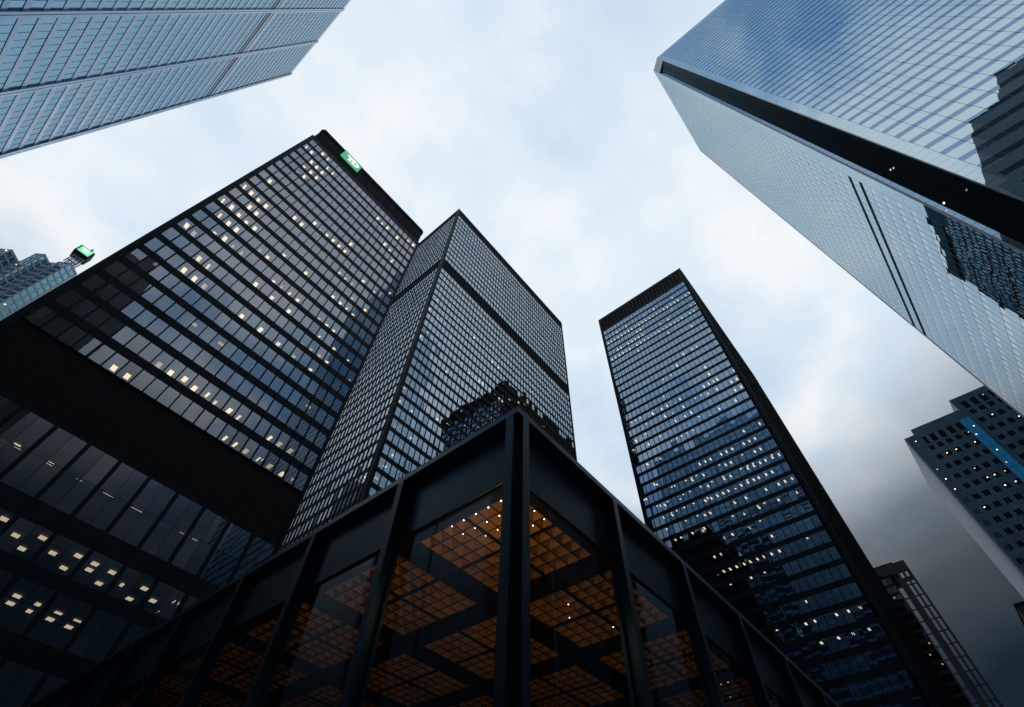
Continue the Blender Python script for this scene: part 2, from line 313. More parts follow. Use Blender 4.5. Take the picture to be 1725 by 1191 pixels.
LAMP_C=[(7.8,2,1.1),(7.8,15,1.5),(7.9,4,1.5),(8.3,16,1.5),(8.3,17,1.5),(8.4,24,1.5),(8.5,26,1.5),(8.8,21,1.5),(9.1,27,1.5),(9.2,34,1.5),(9.3,2,1.2),(9.4,4,1.5),(9.4,5,1.5),(9.6,35,1.5),(9.8,24,0.3),(9.9,16,1.5),(10.0,24,1.5),(10.1,17,1.5),(10.1,26,1.5),(10.9,2,1.3),(11.0,5,1.5),(11.2,34,1.5),(11.3,18,1.5),(11.5,22,1.5),(11.5,23,1.5),(11.5,30,0.3),(11.6,25,1.5),(11.6,26,1.5),(11.7,24,1.5),(12.3,35,1.5),(12.5,7,1.5),(12.6,2,1.3),(12.6,5,1.5),(13.0,22,1.5),(13.0,23,1.5),(13.1,15,1.5),(13.1,21,1.5),(13.1,24,1.5),(13.1,25,1.5),(13.2,27,1.5),(13.3,34,1.5),(14.0,1,1.3),(14.1,2,1.3),(14.1,10,1.5),(14.2,5,1.5),(14.3,15,1.5),(14.4,16,1.5),(14.5,14,1.5),(14.5,22,1.5),(14.5,24,0.3),(14.6,13,1.5),(14.6,26,1.5),(14.7,24,1.5),(14.8,35,1.5),(14.9,25,1.5),(15.5,2,1.3),(15.7,5,1.5),(15.7,10,1.5),(15.8,15,1.5),(15.9,23,0.3),(15.9,24,0.3),(16.1,25,1.5),(16.1,27,0.3),(16.2,18,1.5),(16.2,24,1.5),(16.4,22,0.3),(17.1,5,1.5),(17.1,16,1.5),(17.1,33,1.5),(17.2,2,1.3),(17.2,34,1.5),(17.4,15,1.5),(17.4,25,0.3),(17.6,22,1.5),(17.6,24,0.3),(17.6,25,1.5),(17.7,27,0.3),(17.7,27,1.5),(17.7,30,1.5),(17.8,29,1.5),(17.8,35,1.5),(18.6,28,0.3),(18.7,2,1.4),(18.7,4,1.5),(18.7,5,1.5),(18.9,10,1.5),(18.9,34,1.5),(19.0,16,0.3),(19.2,22,1.5),(19.3,18,1.5),(19.3,23,1.5),(19.3,25,1.5),(19.4,30,1.5),(19.5,26,1.5),(20.1,2,1.5),(20.2,5,1.5),(20.6,6,1.5),(20.7,22,1.5),(20.7,23,1.5),(20.7,24,1.5),(20.9,25,1.5),(21.0,16,0.3),(21.1,30,1.5),(21.4,27,1.5),(21.5,28,1.5),(21.6,5,1.5),(21.7,2,1.5),(21.8,4,1.5),(22.0,18,0.3),(22.0,23,0.3),(22.0,31,0.3),(22.1,1,1.4),(22.3,11,1.5),(22.3,24,0.3),(22.3,26,1.5),(22.4,24,1.5),(22.5,30,1.5),(22.6,25,1.5),(23.3,2,1.5),(23.4,5,1.5),(23.7,22,1.5),(23.7,27,0.3),(23.8,17,1.5),(24.0,25,1.5),(24.1,30,1.5),(24.1,34,0.3),(24.8,5,1.5),(24.9,2,1.5),(25.0,19,0.3),(25.0,31,0.7),(25.1,12,0.3),(25.2,22,1.5),(25.3,16,1.5),(25.3,24,0.3),(25.4,15,1.5),(25.5,25,1.5),(25.5,28,1.5),(25.5,30,1.5),(25.9,17,1.5),(26.3,1,1.5),(26.3,5,1.5),(26.5,2,1.5),(26.8,19,0.3),(26.8,22,1.5),(26.8,24,1.5),(26.9,23,1.5),(27.1,25,1.5),(27.2,15,1.5),(27.2,30,1.5),(27.6,28,1.5),(27.8,12,0.3),(27.8,25,1.0),(27.9,5,1.5),(28.0,2,1.5),(28.4,24,0.3),(28.5,23,0.3),(28.6,19,0.3),(28.6,26,1.5),(28.7,25,1.5),(28.7,30,1.5),(29.0,17,1.5),(29.2,16,1.5),(29.4,29,1.1),(29.5,4,1.5),(29.5,5,1.5),(29.5,31,0.3),(29.6,2,1.5),(29.6,3,1.4),(29.6,14,0.3),(29.8,15,1.5),(29.8,23,0.3),(29.9,24,1.5),(30.0,26,1.5),(30.1,19,0.3),(30.1,23,1.5),(30.2,30,1.5),(30.9,2,1.5),(31.0,27,0.9),(31.0,29,1.2),(31.2,3,1.5),(31.2,4,1.5),(31.2,5,1.5),(31.4,18,0.3),(31.4,24,0.3),(31.5,16,1.5),(31.5,23,0.3),(31.5,25,0.3),(31.5,26,0.3),(31.7,27,1.5),(31.8,15,1.5),(31.8,30,1.5),(31.9,19,0.3),(32.6,4,1.5),(32.8,2,1.5),(32.8,5,1.5),(33.1,6,1.5),(33.3,24,0.3),(33.5,15,0.3),(34.1,25,0.4),(34.1,27,0.8),(34.2,4,1.5),(34.3,2,1.5),(34.6,1,1.5),(34.6,18,0.3),(34.6,24,0.3),(34.7,24,1.5),(34.7,26,0.3),(34.8,23,0.3),(35.0,15,1.5),(35.1,15,0.3),(35.6,23,0.3),(35.8,2,1.5),(35.8,4,1.5),(35.8,5,1.5),(36.2,25,0.3),(36.6,20,1.0),(36.8,15,0.3),(37.1,27,0.6),(37.3,5,1.5),(37.4,2,1.5),(37.6,16,0.3),(37.7,25,0.3),(37.9,24,0.3),(37.9,25,1.5),(38.6,17,0.4),(38.6,27,0.7),(38.8,5,1.5),(38.8,18,1.5),(38.9,1,1.5),(39.0,2,1.5),(39.0,4,1.5),(39.0,15,0.3),(39.1,24,1.5),(39.8,22,1.5),(40.0,26,0.8),(40.1,24,1.1),(40.1,25,1.2),(40.3,22,1.2),(40.4,4,1.5),(40.4,5,1.5),(40.7,2,1.5),(40.7,15,0.3),(40.7,20,0.9),(40.7,20,1.0),(41.0,24,0.3),(42.0,15,0.3),(42.2,2,1.5),(42.2,5,1.5),(42.5,17,1.5),(43.5,2,1.5),(43.5,23,0.7),(43.7,5,1.5),(43.7,18,0.5),(44.2,23,0.6)]
LAMP_B=[(40.3,10,1.2),(40.4,11,0.7),(40.5,7,0.8),(40.6,17,0.4),(41.0,18,1.5),(41.4,24,1.5),(42.1,5,0.7),(42.3,10,0.4),(42.3,20,1.5),(42.5,23,1.5),(43.7,22,1.5),(45.3,7,1.3),(45.3,18,1.5),(47.0,20,1.5),(51.0,8,0.4),(52.5,12,1.5),(53.4,17,1.5),(56.2,17,0.4),(56.5,10,0.5),(61.0,5,1.0),(61.4,10,1.1),(63.5,10,1.3),(65.5,10,0.9),(66.9,10,0.8),(70.4,10,0.4),(70.6,6,0.9),(72.6,10,0.5),(73.8,6,0.9),(74.8,10,0.6),(76.3,10,0.6),(79.9,9,0.4),(83.5,6,0.7),(85.3,8,1.3),(88.6,5,1.5),(92.1,5,0.7),(99.5,8,1.5)]
# ================================================================ tower A: the near dark tower with the green sign
FH = 3.64
def tower_sign():
    pass
A = thing('office_tower', (4, 71, 0), 'black steel office tower with tall lobby glazing and a green sign near its roof', 'office tower', 'black steel and glass towers')
fA = Face('y', 53.03, -1)
AX0, AX1, AP = -12.1, 20.84, 32.94/22
fr = MB()
rowsA = [(39.95+FH*i, 42.40+FH*i) for i in range(22)]
zs = 39.8
for a, b in rowsA:
    fA.box(fr, AX0-0.5, AX1+0.3, -0.35, 0.0, zs, a); zs = b
fA.box(fr, AX0-0.5, AX1+0.3, -0.35, 0.0, zs, 120.65)
for k in range(23):
    u = AX0+AP*k; fA.box(fr, u-0.075, u+0.075, -0.30, 0.14, 39.85, 120.6)
    fA.box(fr, u-0.03, u+0.03, 0.002, 0.11, 120.62, 127.6)
fA.box(fr, AX0-0.75, AX0-0.076, -0.4, 0.10, 4.0, 120.7); fA.box(fr, AX1+0.076, AX1+0.42, -0.4, 0.10, 4.0, 120.7)
# lower storeys: wide bays of two panes
for z0, z1 in ((31.95+0.2, 32.4), (24.15, 25.85), (20.40, 21.5), (15.4, 17.0), (10.0, 11.6), (-1.6, 4.2)):
    fA.box(fr, AX0-0.5, AX1+0.3, -0.35, 0.0, z0, z1)
BW = 32.94/11
for k in range(12):
    u = AX0+BW*k; fA.box(fr, u-0.19, u+0.19, -0.34, 0.06, 4.1, 32.2)
    if k < 11:
        fA.box(fr, u+BW/2-0.035, u+BW/2+0.035, -0.30, -0.10, 4.1, 32.3)
fA.box(fr, AX0, AX1, -0.30, -0.12, 28.98, 29.06); fA.box(fr, AX0, AX1, -0.30, -0.12, 18.95, 19.02)
part(fr, 'facade_frame', BLACK, A)
lv = MB(); fA.box(lv, AX0-0.6, AX1+0.35, -0.5, -0.12, 32.42, 39.79); part(lv, 'service_louver', SOOT, A)
lf = MB()
for k in range(23):
    u = AX0+AP*k; fA.box(lf, u-0.015, u+0.015, -0.119, 0.01, 32.45, 39.75)
part(lf, 'louver_fins', paint('dim_fin', (0.016, 0.018, 0.021), 0.6), A)
cr = MB()
x0, x1, y0, y1, c = AX0-0.72, AX1+0.40, 53.03, 88.5, 0.55
pl = lambda e: [(x0+c-e, y0-e), (x1-c+e, y0-e), (x1+e, y0+c-e), (x1+e, y1), (x0-e, y1), (x0-e, y0+c-e)]
cr.prism(pl(-0.15), 120.66, 127.6); part(cr, 'top_louver', SOOT, A)
cp = MB(); cp.prism(pl(0.08), 127.6, 128.45); part(cp, 'roof', BLACK, A)
bd = MB(); bd.box(AX0-0.7, AX0-0.1, 53.45, 88.4, -1.6, 120.65); bd.box(AX1+0.1, AX1+0.38, 53.45, 88.4, -1.6, 120.65); bd.box(AX0, AX1, 60.6, 88.3, -1.6, 120.6)
part(bd, 'side_wall', BLACK, A)
it = MB()
for a, b in rowsA: it.box(AX0-0.05, AX1+0.05, 53.40, 60.5, b+0.06, b+1.0)
for z in (39.0, 32.2, 24.3, 20.5, 15.6): it.box(AX0-0.05, AX1+0.05, 53.40, 60.5, z, z+0.9)
for k in range(1, 8): it.box(AX0+BW*1.5*k-0.06, AX0+BW*1.5*k+0.06, 54.6, 60.5, 4, 120.5)
part(it, 'interior', ROOM, A)
cells = [(AX0+AP*k+0.07, AX0+AP*(k+1)-0.07, a-0.02, b+0.02) for a, b in rowsA for k in range(22)]
low = [(AX0+BW*k+(0.17 if s == 0 else BW/2+0.02), AX0+BW*k+(BW/2-0.02 if s == 0 else BW-0.17), a, b)
       for a, b in ((25.8, 29.0), (29.04, 32.2), (21.45, 24.2), (16.95, 20.45), (11.55, 15.45), (4.15, 10.05)) for k in range(11) for s in (0, 1)]
windows(A, 'A', fA, cells+low, -0.04, G_A, 0.006, blinds=(rowsA, 0.16))
bx = []
for u, i, dd in LAMP_A:
    b = rowsA[i][1]; s = 0.26 if R.random() < 0.8 else 0.14
    bx.append((u-s, u+s, 53.03+max(0.42, dd-0.5), 53.03+dd+0.45, b-0.03, b+0.04, -dd))
for u, i, dd in LAMP_L:
    b = ((17, 20.4), (21.5, 24.15), (25.85, 32.15))[i][1]
    bx.append((u-0.28, u+0.28, 53.03+max(0.42, dd-(0.14 if i == 2 else 0.3)), 53.03+dd+(0.14 if i == 2 else 0.3), b-0.05, b+0.02, -20))
lamps(A, bx[:len(LAMP_A)], WARM, cap=70); lamps(A, bx[len(LAMP_A):], WARML, cap=30)
gb = []
for u, i, dd in GLOW_A:
    b = rowsA[i][1]; gb.append((u-0.35, u+0.35, 53.03+1.0, 53.03+1.45, b-0.05, b+0.03))
lamps(A, gb, AMBER, name='amber_light')

# its sign: a green panel with two white letters
S = thing('sign', (-3.46, 52.7, 125.4), 'green lit sign with big white letters at the top of a black tower', 'sign')
mb = MB(); fA.box(mb, -6.10, -0.82, 0.16, 0.42, 123.6, 127.95); sp = part(mb, 'sign_panel', GREEN, S)
def letter_T(face, u0, u1, z0, z1, d, s):
    mb = MB(); face.box(mb, u0, u1, d, d+0.1, z1-s, z1); face.box(mb, (u0+u1)/2-s/2, (u0+u1)/2+s/2, d, d+0.1, z0, z1-s); return mb
def letter_D(face, u0, u1, z0, z1, d, s):
    mb = MB(); n = 12; r = (z1-z0)/2; zc = (z0+z1)/2; w = u1-u0
    outer = [(u0, z0)]+[(u0+w*0.4+w*0.6*math.sin(math.pi*k/n), zc-r*math.cos(math.pi*k/n)) for k in range(n+1)]+[(u0, z1)]
    inner = [(u0+s, z0+s)]+[(u0+w*0.4+(w*0.6-s)*math.sin(math.pi*k/n), zc-(r-s)*math.cos(math.pi*k/n)) for k in range(n+1)]+[(u0+s, z1-s)]
    m = len(outer)
    for k in range(m):
        a, b = outer[k], outer[(k+1) % m]; c2, e = inner[(k+1) % m], inner[k]
        mb.quad([face.P(*a[:1], d+0.1, a[1]), face.P(b[0], d+0.1, b[1]), face.P(c2[0], d+0.1, c2[1]), face.P(e[0], d+0.1, e[1])], face.n())
        mb.quad([face.P(a[0], d, a[1]), face.P(b[0], d, b[1]), face.P(b[0], d+0.1, b[1]), face.P(a[0], d+0.1, a[1])])
        mb.quad([face.P(e[0], d, e[1]), face.P(c2[0], d, c2[1]), face.P(c2[0], d+0.1, c2[1]), face.P(e[0], d+0.1, e[1])])
    return mb
part(letter_T(fA, -5.0, -2.95, 124.35, 127.0, 0.421, 0.72), 'letter', WHITEL, sp)
part(letter_D(fA, -3.35, -1.25, 124.35, 127.0, 0.424, 0.72), 'letter', WHITEL, sp)

# ================================================================ tower B: the tall tower with one dark band
B = thing('office_tower', (78, 89, 0), 'tallest black office tower with a dark louver band round its upper storeys', 'office tower', 'black steel and glass towers')
fB, fBl = Face('y', 70.96, -1), Face('x', 39.0, -1)
FB = 3.93
rowsB = [(158.0-FB*k, 160.6-FB*k) for k in range(39)] + [(168.4+FB*j, 171.0+FB*j) for j in range(12)]
rowsB.sort()
def black_tower(T, me, faces, rows, louvers, top, core, glassm, tilt, cap=100, md=0.13, base=9.0, cap_first=None, slabd=5.0):
    fr = MB(); lo = {}; it = MB()
    x0, x1, y0, y1 = core
    for n, (f, u0, u1, nb, frame_only) in enumerate(faces):
        p = (u1-u0)/nb; zs = rows[0][0]-1.2
        spans = []
        for a, b in rows: spans.append((zs, a)); zs = b
        spans.append((zs, top-0.7))
        for a, b in spans:
            hit = [l for l in louvers if l[0] > a-0.5 and l[1] < b+0.5]
            if hit:
                l0, l1 = hit[0]
                f.box(fr, u0-0.3, u1+0.3, -0.30, 0.0, a, l0)
                if b-l1 > 0.05: f.box(fr, u0-0.3, u1+0.3, -0.30, 0.0, l1, b)
                f.box(lo.setdefault(l0, MB()), u0-0.3, u1+0.3, -0.5, -0.16, l0+0.002, l1-0.002)
            else: f.box(fr, u0-0.3, u1+0.3, -0.30, 0.0, a, b)
        for k in range(nb+1):
            u = u0+p*k; f.box(fr, u-0.02, u+0.02, 0.003, md, base, top-0.8)
            f.box(fr, u-0.05, u+0.05, md, md+0.025, base, top-0.8); f.box(fr, u-0.07, u+0.07, -0.26, 0.003, base, top-0.8)
        cells = [(u0+p*k+0.07, u0+p*(k+1)-0.07, a-0.02, b+0.02) for a, b in rows for k in range(nb)]
        windows(T, me, f, cells, -0.015, glassm, tilt, cap=cap if n == 0 else 0, blinds=(rows, 0.08))
        for a, b in rows: f.box(it, u0-0.1, u1+0.1, -slabd-0.02*n, -0.34, b+0.06, b+0.9)
    part(fr, 'facade_frame', BLACK, T); lb = [part(m_, 'louver_band', SOOT, T) for m_ in lo.values()]; part(it, 'interior', ROOM, T)
    cr = MB(); cr.box(x0-0.02, x1+0.02, y0-0.02, y1+0.02, top-0.7, top+0.05); part(cr, 'roof', BLACK, T)
    bd = MB(); bd.box(x0+slabd+0.6, x1-0.4, y0+slabd+0.6, y1-0.4, -1.6, top-0.75)
    bd.box(x0+0.6, x1-0.5, y1-0.39, y1, -1.6, top-0.72); bd.box(x1-0.39, x1, y0+0.6, y1, -1.6, top-0.72)
    part(bd, 'core_wall', SOOT, T)
    cs = MB()
    cs.box(x0-0.06, x0+0.8, y0-0.06, y0+0.8, -1.6, top-0.69)
    cs.box(x0-0.05, x0+0.5, y1-0.9, y1+0.03, -1.6, top-0.69); cs.box(x1-0.8, x1+0.03, y0-0.05, y0+0.5, -1.6, top-0.69)
    part(cs, 'corner_column', BLACK, T); return lb
black_tower(B, 'B', [(fB, 39.9, 116.9, 48, False), (fBl, 72.0, 107.0, 23, False)], rowsB, [(161.1, 168.0), (215.6, 220.4)], 221.6,
            (39.0, 117.8, 70.96, 107.9), G_B, 0.010, base=2)
bx = []
for u, k, dd in LAMP_B:
    b = 160.6-FB*k; bx.append((u-0.42, u+0.42, 70.96+max(0.42, dd-0.28), 70.96+dd+0.28, b-0.03, b+0.04, -dd))
for y, k in ((74, 24), (76, 24), (79, 26), (81, 26), (83.5, 26), (73.5, 30), (75.5, 30), (77.5, 30), (73.2, 20)):
    b = 160.6-FB*k; bx.append((39.42, 39.9, y-0.2, y+0.2, b-0.03, b+0.04, -1))
lamps(B, bx, WARM)

# ================================================================ tower C: the right-hand dark tower, bands of lit offices
T3 = thing('office_tower', (139, 25, 0), 'black tower with bluish glass, bands of lit offices and pale fins along its crown', 'office tower', 'black steel and glass towers')
fC, fCr = Face('x', 105.23, -1), Face('y', 6.35, -1)
rowsC = sorted([(170.9-FH*k-2.5, 170.9-FH*k) for k in range(45)])
lbC = black_tower(T3, 'C', [(fC, 7.6, 44.1, 24, False), (fCr, 106.6, 172.6, 43, False)], rowsC, [(172.4, 179.6)], 181.2,
            (105.23, 173.6, 6.35, 45.1), G_C, 0.007, md=0.14, base=3)
cf = MB()
for k in range(25):
    u = 7.6+36.5/24*k; fC.box(cf, u-0.14, u+0.14, -0.158, 0.0, 172.5, 179.5)
subpart(cf, 'crown_fins', LFIN, lbC[0])
bx = []
for u, k, dd in LAMP_C:
    b = 170.9-FH*k; bx.append((105.23+max(0.40, dd-0.5), 105.23+dd+0.45, u-0.17, u+0.17, b-0.03, b+0.04, R.random()))
lamps(T3, bx, WARMC)

# ================================================================ tower D: pale glass tower on the right
D = thing('glass_tower', (87, -68, 0), 'tall pale blue mirrored glass tower with a dark notched corner and striped floors', 'glass tower')
fD, fDl = Face('x', 59.6, -1), Face('y', -34.1, 1)
FD, TOP = 4.13, 296.4
rowsD = [(82.6+FD*k, 83.95+FD*k) for k in range(-19, 51)]
fr = MB(); pn = MB(); jt = MB(); bk = MB(); bd = MB()
YN, YF, XN, XF = -38.3, -104.0, 63.4, 115.2
bd.box(60.2, 115.0, YF, -39.6, -1.6, TOP-0.3); bd.box(64.6, 115.0, -39.59, -34.7, -1.6, TOP-0.31); part(bd, 'core_wall', SOOT, D)
mus = [-40.57-3.16*k for k in range(20)]
zs = -1.6
gl = []
for a, b in rowsD:
    edges = [YN-2.27]+mus[1:]
    # pale glass bands, pane by pane between the mullions
    e = mus[0]
    for u in mus[1:]+[YF]:
        fD.pane(pn, u+0.03, e-0.03, zs, a, 0.0, 0.0018); gl.append((u+0.03, e-0.03, a, b)); e = u
    zs = b
e = mus[0]
for u in mus[1:]+[YF]: fD.pane(pn, u+0.03, e-0.03, zs, TOP, 0.0, 0.0018); e = u
# corner strips: pale panels, one and a half to a storey
z = -1.6
while z < TOP-1:
    z2 = min(TOP, z+FD/2); fD.pane(pn, mus[0]+0.03, YN-0.02, z+0.02, z2-0.02, 0.01, 0.0008); fDl.pane(pn, XN+0.02, 66.35, z+0.02, z2-0.02, 0.01, 0.0008); z = z2
for u in mus: fD.box(jt, u-0.03, u+0.03, -0.25, 0.012, -1.6, TOP-0.02)
fD.box(jt, YN-2.27, YN-0.01, -0.3, -0.02, -1.6, TOP-0.02)
part(pn, 'glass_band', G_DP, D); 
windows(D, 'D', fD, gl, -0.015, G_D, 0.0018)
# left face
pn2 = MB(); g2 = []
mul = [66.4+1.71*k for k in range(29)]
bands = [(101.7, 103.1), (105.9, 107.3)]
zs = -1.6
for a, b in rowsD:
    blk = any(abs(a-q[0]) < 2.0 for q in bands)
    for k in range(28):
        fDl.pane(pn2, mul[k]+0.02, mul[k+1]-0.02, zs+0.02, a-0.02, 0.0, 0.0018)
        if not blk: g2.append((mul[k]+0.02, mul[k+1]-0.02, a, b))
    if blk: fDl.box(bk, 66.45, 114.4, -0.3, -0.06, a-0.02, b+0.02)
    zs = b
for k in range(28): fDl.pane(pn2, mul[k]+0.02, mul[k+1]-0.02, zs+0.02, TOP, 0.0, 0.0018)
part(pn2, 'glass_band', G_DP, D); part(bk, 'black_louver', SOOT, D)
windows(D, 'D', fDl, g2, -0.02, G_DL, 0.0018, cap=0)
for u in mul: fDl.box(jt, u-0.022, u+0.022, -0.25, 0.010, -1.6, TOP-0.02)
fDl.box(jt, XN+0.01, 66.38, -0.3, -0.02, -1.6, TOP-0.02)
part(jt, 'mullion', paint('slate_mullion', (0.06, 0.10, 0.15), 0.4), D)
ed = MB(); ed.box(59.58, 59.9, YN-0.01, YN+0.04, -1.6, TOP); ed.box(XN-0.04, XN+0.02, -34.4, -34.06, -1.6, TOP)
ed.box(114.45, 115.2, -34.6, -34.09, -1.6, TOP); ed.box(59.59, 115.1, YF, -38.25, TOP-0.28, TOP+0.25); ed.box(XN-0.02, 115.2, -38.24, -34.08, TOP-0.29, TOP+0.24)
part(ed, 'edge_trim', paint('white_trim', (0.45, 0.50, 0.56), 0.4), D)
# the notch: dark glass on its two inner faces, pale cap at the top
nf1 = Face('x', 63.35, -1)
ng = MB(); n2 = MB(); nb_ = MB()
pa, pb = Vector((59.95, -38.28)), Vector((63.32, -35.25))
z = -1.6
while z < 281:
    for q in range(2):
        a2, b2 = pa.lerp(pb, q/2+0.01), pa.lerp(pb, q/2+0.49)
        ng.quad([(a2.x, a2.y, z+0.05), (b2.x, b2.y, z+0.05), (b2.x, b2.y, z+FD-0.05), (a2.x, a2.y, z+FD-0.05)], (-1, 1, 0))
    for h0 in (0.04, FD/2+0.04): nf1.pane(n2, -35.2, -34.45, z+h0, z+h0+FD/2-0.08, -0.02, 0.003)
    z += FD
part(n2, 'notch_side_glass', G_D, D)
part(ng, 'notch_glass', G_DN, D)
nb_.prism([(59.62, -38.31), (63.9, -38.31), (63.9, -34.2), (63.33, -34.2)], 282.5, TOP-0.3)
part(nb_, 'notch_cap', paint('white_cap', (0.5, 0.54, 0.58), 0.45), D)
nl = []
for px_, py_ in ((1500, 286), (1505, 283), (1590, 342), (1628, 320)):
    d = CR*((px_-862.5)/FPX)-CU*((py_-595.5)/FPX)+CF; t = 62.6/d.x; q = d*t
    nl.append((q.x-0.16, q.x+0.16, q.y-0.1, q.y+0.1, q.z-0.04, q.z+0.04))
lamps(D, nl, WARM, name='notch_light')

# ================================================================ tower E: stainless steel tower top left
E = thing('steel_tower', (-64, 53, 0), 'stainless steel office tower with teal window strips between broad ribs', 'steel tower')
fE = Face('x', -46.17, 1)
st = MB(); dk = MB(); bd = MB()
piers = [(91.0, 92.15), (72.85, 74.05), (55.9, 57.1), (38.9, 40.1), (22.0, 23.2), (14.0, 15.2)]
FE = 3.74; rowsE = [(89.4+FE*k, 92.0+FE*k) for k in range(-24, 39)]
rowsE = [r for r in rowsE if not (168.5 < r[0] < 174)]
zs = -1.6; we = []
for a, b in rowsE:
    fE.box(st, 14.5, 91.5, -0.4, 0.0, zs, a-0.001)
    fE.box(dk, 14.5, 91.5, -0.45, -0.05, a-0.0005, a+0.06) if False else None
    for (p0, _), (_, p1) in zip(piers[:-1], piers[1:]):
        we.append((p1+0.12, p0-0.12, a, b))
    zs = b
fE.box(st, 14.5, 91.5, -0.4, 0.0, zs, 237.4)
for p0, p1 in piers:
    fE.box(st, p0, p0+(p1-p0)*0.44, -0.2, 0.26, -1.6, 237.6); fE.box(st, p1-(p1-p0)*0.44, p1, -0.2, 0.26, -1.6, 237.6)
    fE.box(dk, p0+0.1, p1-0.1, -0.2, 0.16, -1.6, 237.3)
part(st, 'steel_cladding', STEEL, E)
for z in (168.3, 170.5, 172.6): fE.box(dk, 15.3, 90.9, -0.2, 0.012, z, z+0.9)
we_b = MB()
for u0, u1, a, b in we:
    n = 10
    for k in range(1, n): u = u0+(u1-u0)*k/n; fE.box(dk, u-0.025, u+0.025, -0.34, -0.04, a, b)
    fE.box(dk, u0-0.12, u0, -0.34, -0.03, a, b); fE.box(dk, u1, u1+0.12, -0.34, -0.03, a, b)
part(dk, 'dark_joint', STEELD, E)
bd.box(-82, -46.8, 15, 91.4, -1.6, 237.2); part(bd, 'core_wall', STEELD, E)
# each window strip is ten panes in one mesh
def strips(root, me, face, cells, d, mat, tilt, n, cap):
    cells = sorted(cells, key=lambda c: -shown([face.P(c[0], d, c[2]), face.P(c[1], d, c[2]), face.P(c[1], d, c[3]), face.P(c[0], d, c[3])], me))
    rest = MB()
    for i, c in enumerate(cells):
        mb = MB() if i < cap else rest
        for k in range(n): face.pane(mb, c[0]+(c[1]-c[0])*k/n, c[0]+(c[1]-c[0])*(k+1)/n, c[2]-0.01, c[3]+0.01, d, tilt)
        if i < cap: part(mb, 'window', mat, root)
    if rest.f: part(rest, 'window_rest', mat, root, 'stuff')
strips(E, 'E', fE, we, -0.07, G_E, 0.004, 10, 100)

# ================================================================ tower F: stepped teal tower far left, with a green box on its mast
F = thing('stepped_tower', (-80, 280, 0), 'distant stepped grey and teal tower with zigzag parapets behind the black tower', 'tower')
st = MB(); gl = []; tr = MB(); lt = []
def chev(cx, y0, w, n):          # zigzag front of n 45-degree points across a width w
    p = w/n; pts = []
    for k in range(n): pts += [(cx-w/2+p*k, y0+p/2), (cx-w/2+p*(k+0.5), y0)]
    pts.append((cx+w/2, y0+p/2)); return pts
tiers = [(-103.0, 30.0, 262.0, 3, 218.5), (-84.6, 17.5, 264.5, 2, 229.0), (-76.3, 13.0, 262.0, 2, 236.4), (-69.6, 9.6, 260.5, 1, 240.5)]
for ti, (cx, w, y0, n, top) in enumerate(tiers):
    pts = chev(cx, y0, w, n)
    back = [(cx+w/2, y0+40-ti), (cx-w/2, y0+40-ti)]
    st.prism(pts+back, -1.6, top)
    pts2 = chev(cx, y0-0.45, w+0.2, n)
    for zt in range(24):
        zb = top-0.5-4.1*zt
        # floor bands of pale stone standing proud, windows between
        for (xa, ya), (xb, yb) in zip(pts2[:-1], pts2[1:]):
            nx, ny = (yb-ya), -(xb-xa); l = math.hypot(nx, ny); nx, ny = nx/l, ny/l
            q = [(xa, ya), (xb, yb), (xb-nx*0.6, yb-ny*0.6), (xa-nx*0.6, ya-ny*0.6)]
            tr.prism(q, zb-1.2, zb)
            for s0, s1 in ((0.05, 0.48), (0.54, 0.95)):
                xs, ys, xe, ye = xa+(xb-xa)*s0, ya+(yb-ya)*s0, xa+(xb-xa)*s1, ya+(yb-ya)*s1
                gl.append(([(xs-nx*0.2, ys-ny*0.2, zb-4.1), (xe-nx*0.2, ye-ny*0.2, zb-4.1), (xe-nx*0.2, ye-ny*0.2, zb-1.2), (xs-nx*0.2, ys-ny*0.2, zb-1.2)], (nx, ny, 0)))
                if zt < 12 and R.random() < 0.07:
                    mx_, my_ = (xs+xe)/2+nx*0.0, (ys+ye)/2; lt.append((mx_-0.25, mx_+0.25, my_-0.25, my_+0.05, zb-1.8, zb-1.4))
            for s0, s1 in ((0.0, 0.05), (0.48, 0.54), (0.95, 1.0)):
                xs, ys, xe, ye = xa+(xb-xa)*s0, ya+(yb-ya)*s0, xa+(xb-xa)*s1, ya+(yb-ya)*s1
                tr.prism([(xs, ys), (xe, ye), (xe-nx*0.5, ye-ny*0.5), (xs-nx*0.5, ys-ny*0.5)], zb-4.1, zb-1.2)
part(st, 'tower_wall', GRANITE, F); part(tr, 'stone_grid', TEALST, F); 
gl.sort(key=lambda g: -shown(g[0], 'F')); rest = MB()
for i, g in enumerate(gl):
    if i < 100: mb = MB(); mb.quad(*g); part(mb, 'window', G_F, F)
    else: rest.quad(*g)
part(rest, 'window_rest', G_F, F, 'stuff')
lamps(F, lt, WARM, name='office_light')
ms_ = MB()
for xx in (-73.0, -71.3, -69.6, -68.2):
    ms_.box(xx-0.25, xx+0.25, 262.0, 262.5, 240.0, 250.0); ms_.box(xx-0.25, xx+0.25, 265.5, 266.0, 240.0, 250.0)
for z in (242.5, 245.0, 247.5): ms_.box(-73.2, -68.0, 261.9, 262.55, z, z+0.35)
part(ms_, 'mast_frame', GRANITEP, F)
fn = MB(); fn.box(-71.2, -70.2, 263, 264, 255.6, 259.6); fn.box(-71.8, -69.6, 262.4, 264.6, 255.6, 257.2); part(fn, 'finial', GRANITEP, F)
SB = thing('sign', (-71, 262, 252), 'glowing green sign box on the mast of a distant stepped tower', 'sign')
mb = MB(); mb.box(-75.0, -67.6, 260.6, 267.0, 249.4, 255.5); part(mb, 'sign_case', SOOT, SB)
mb = MB(); mb.box(-74.2, -68.4, 260.3, 260.58, 250.4, 255.0); sp2 = part(mb, 'sign_panel', GREENB, SB)
fF = Face('y', 260.3, -1)
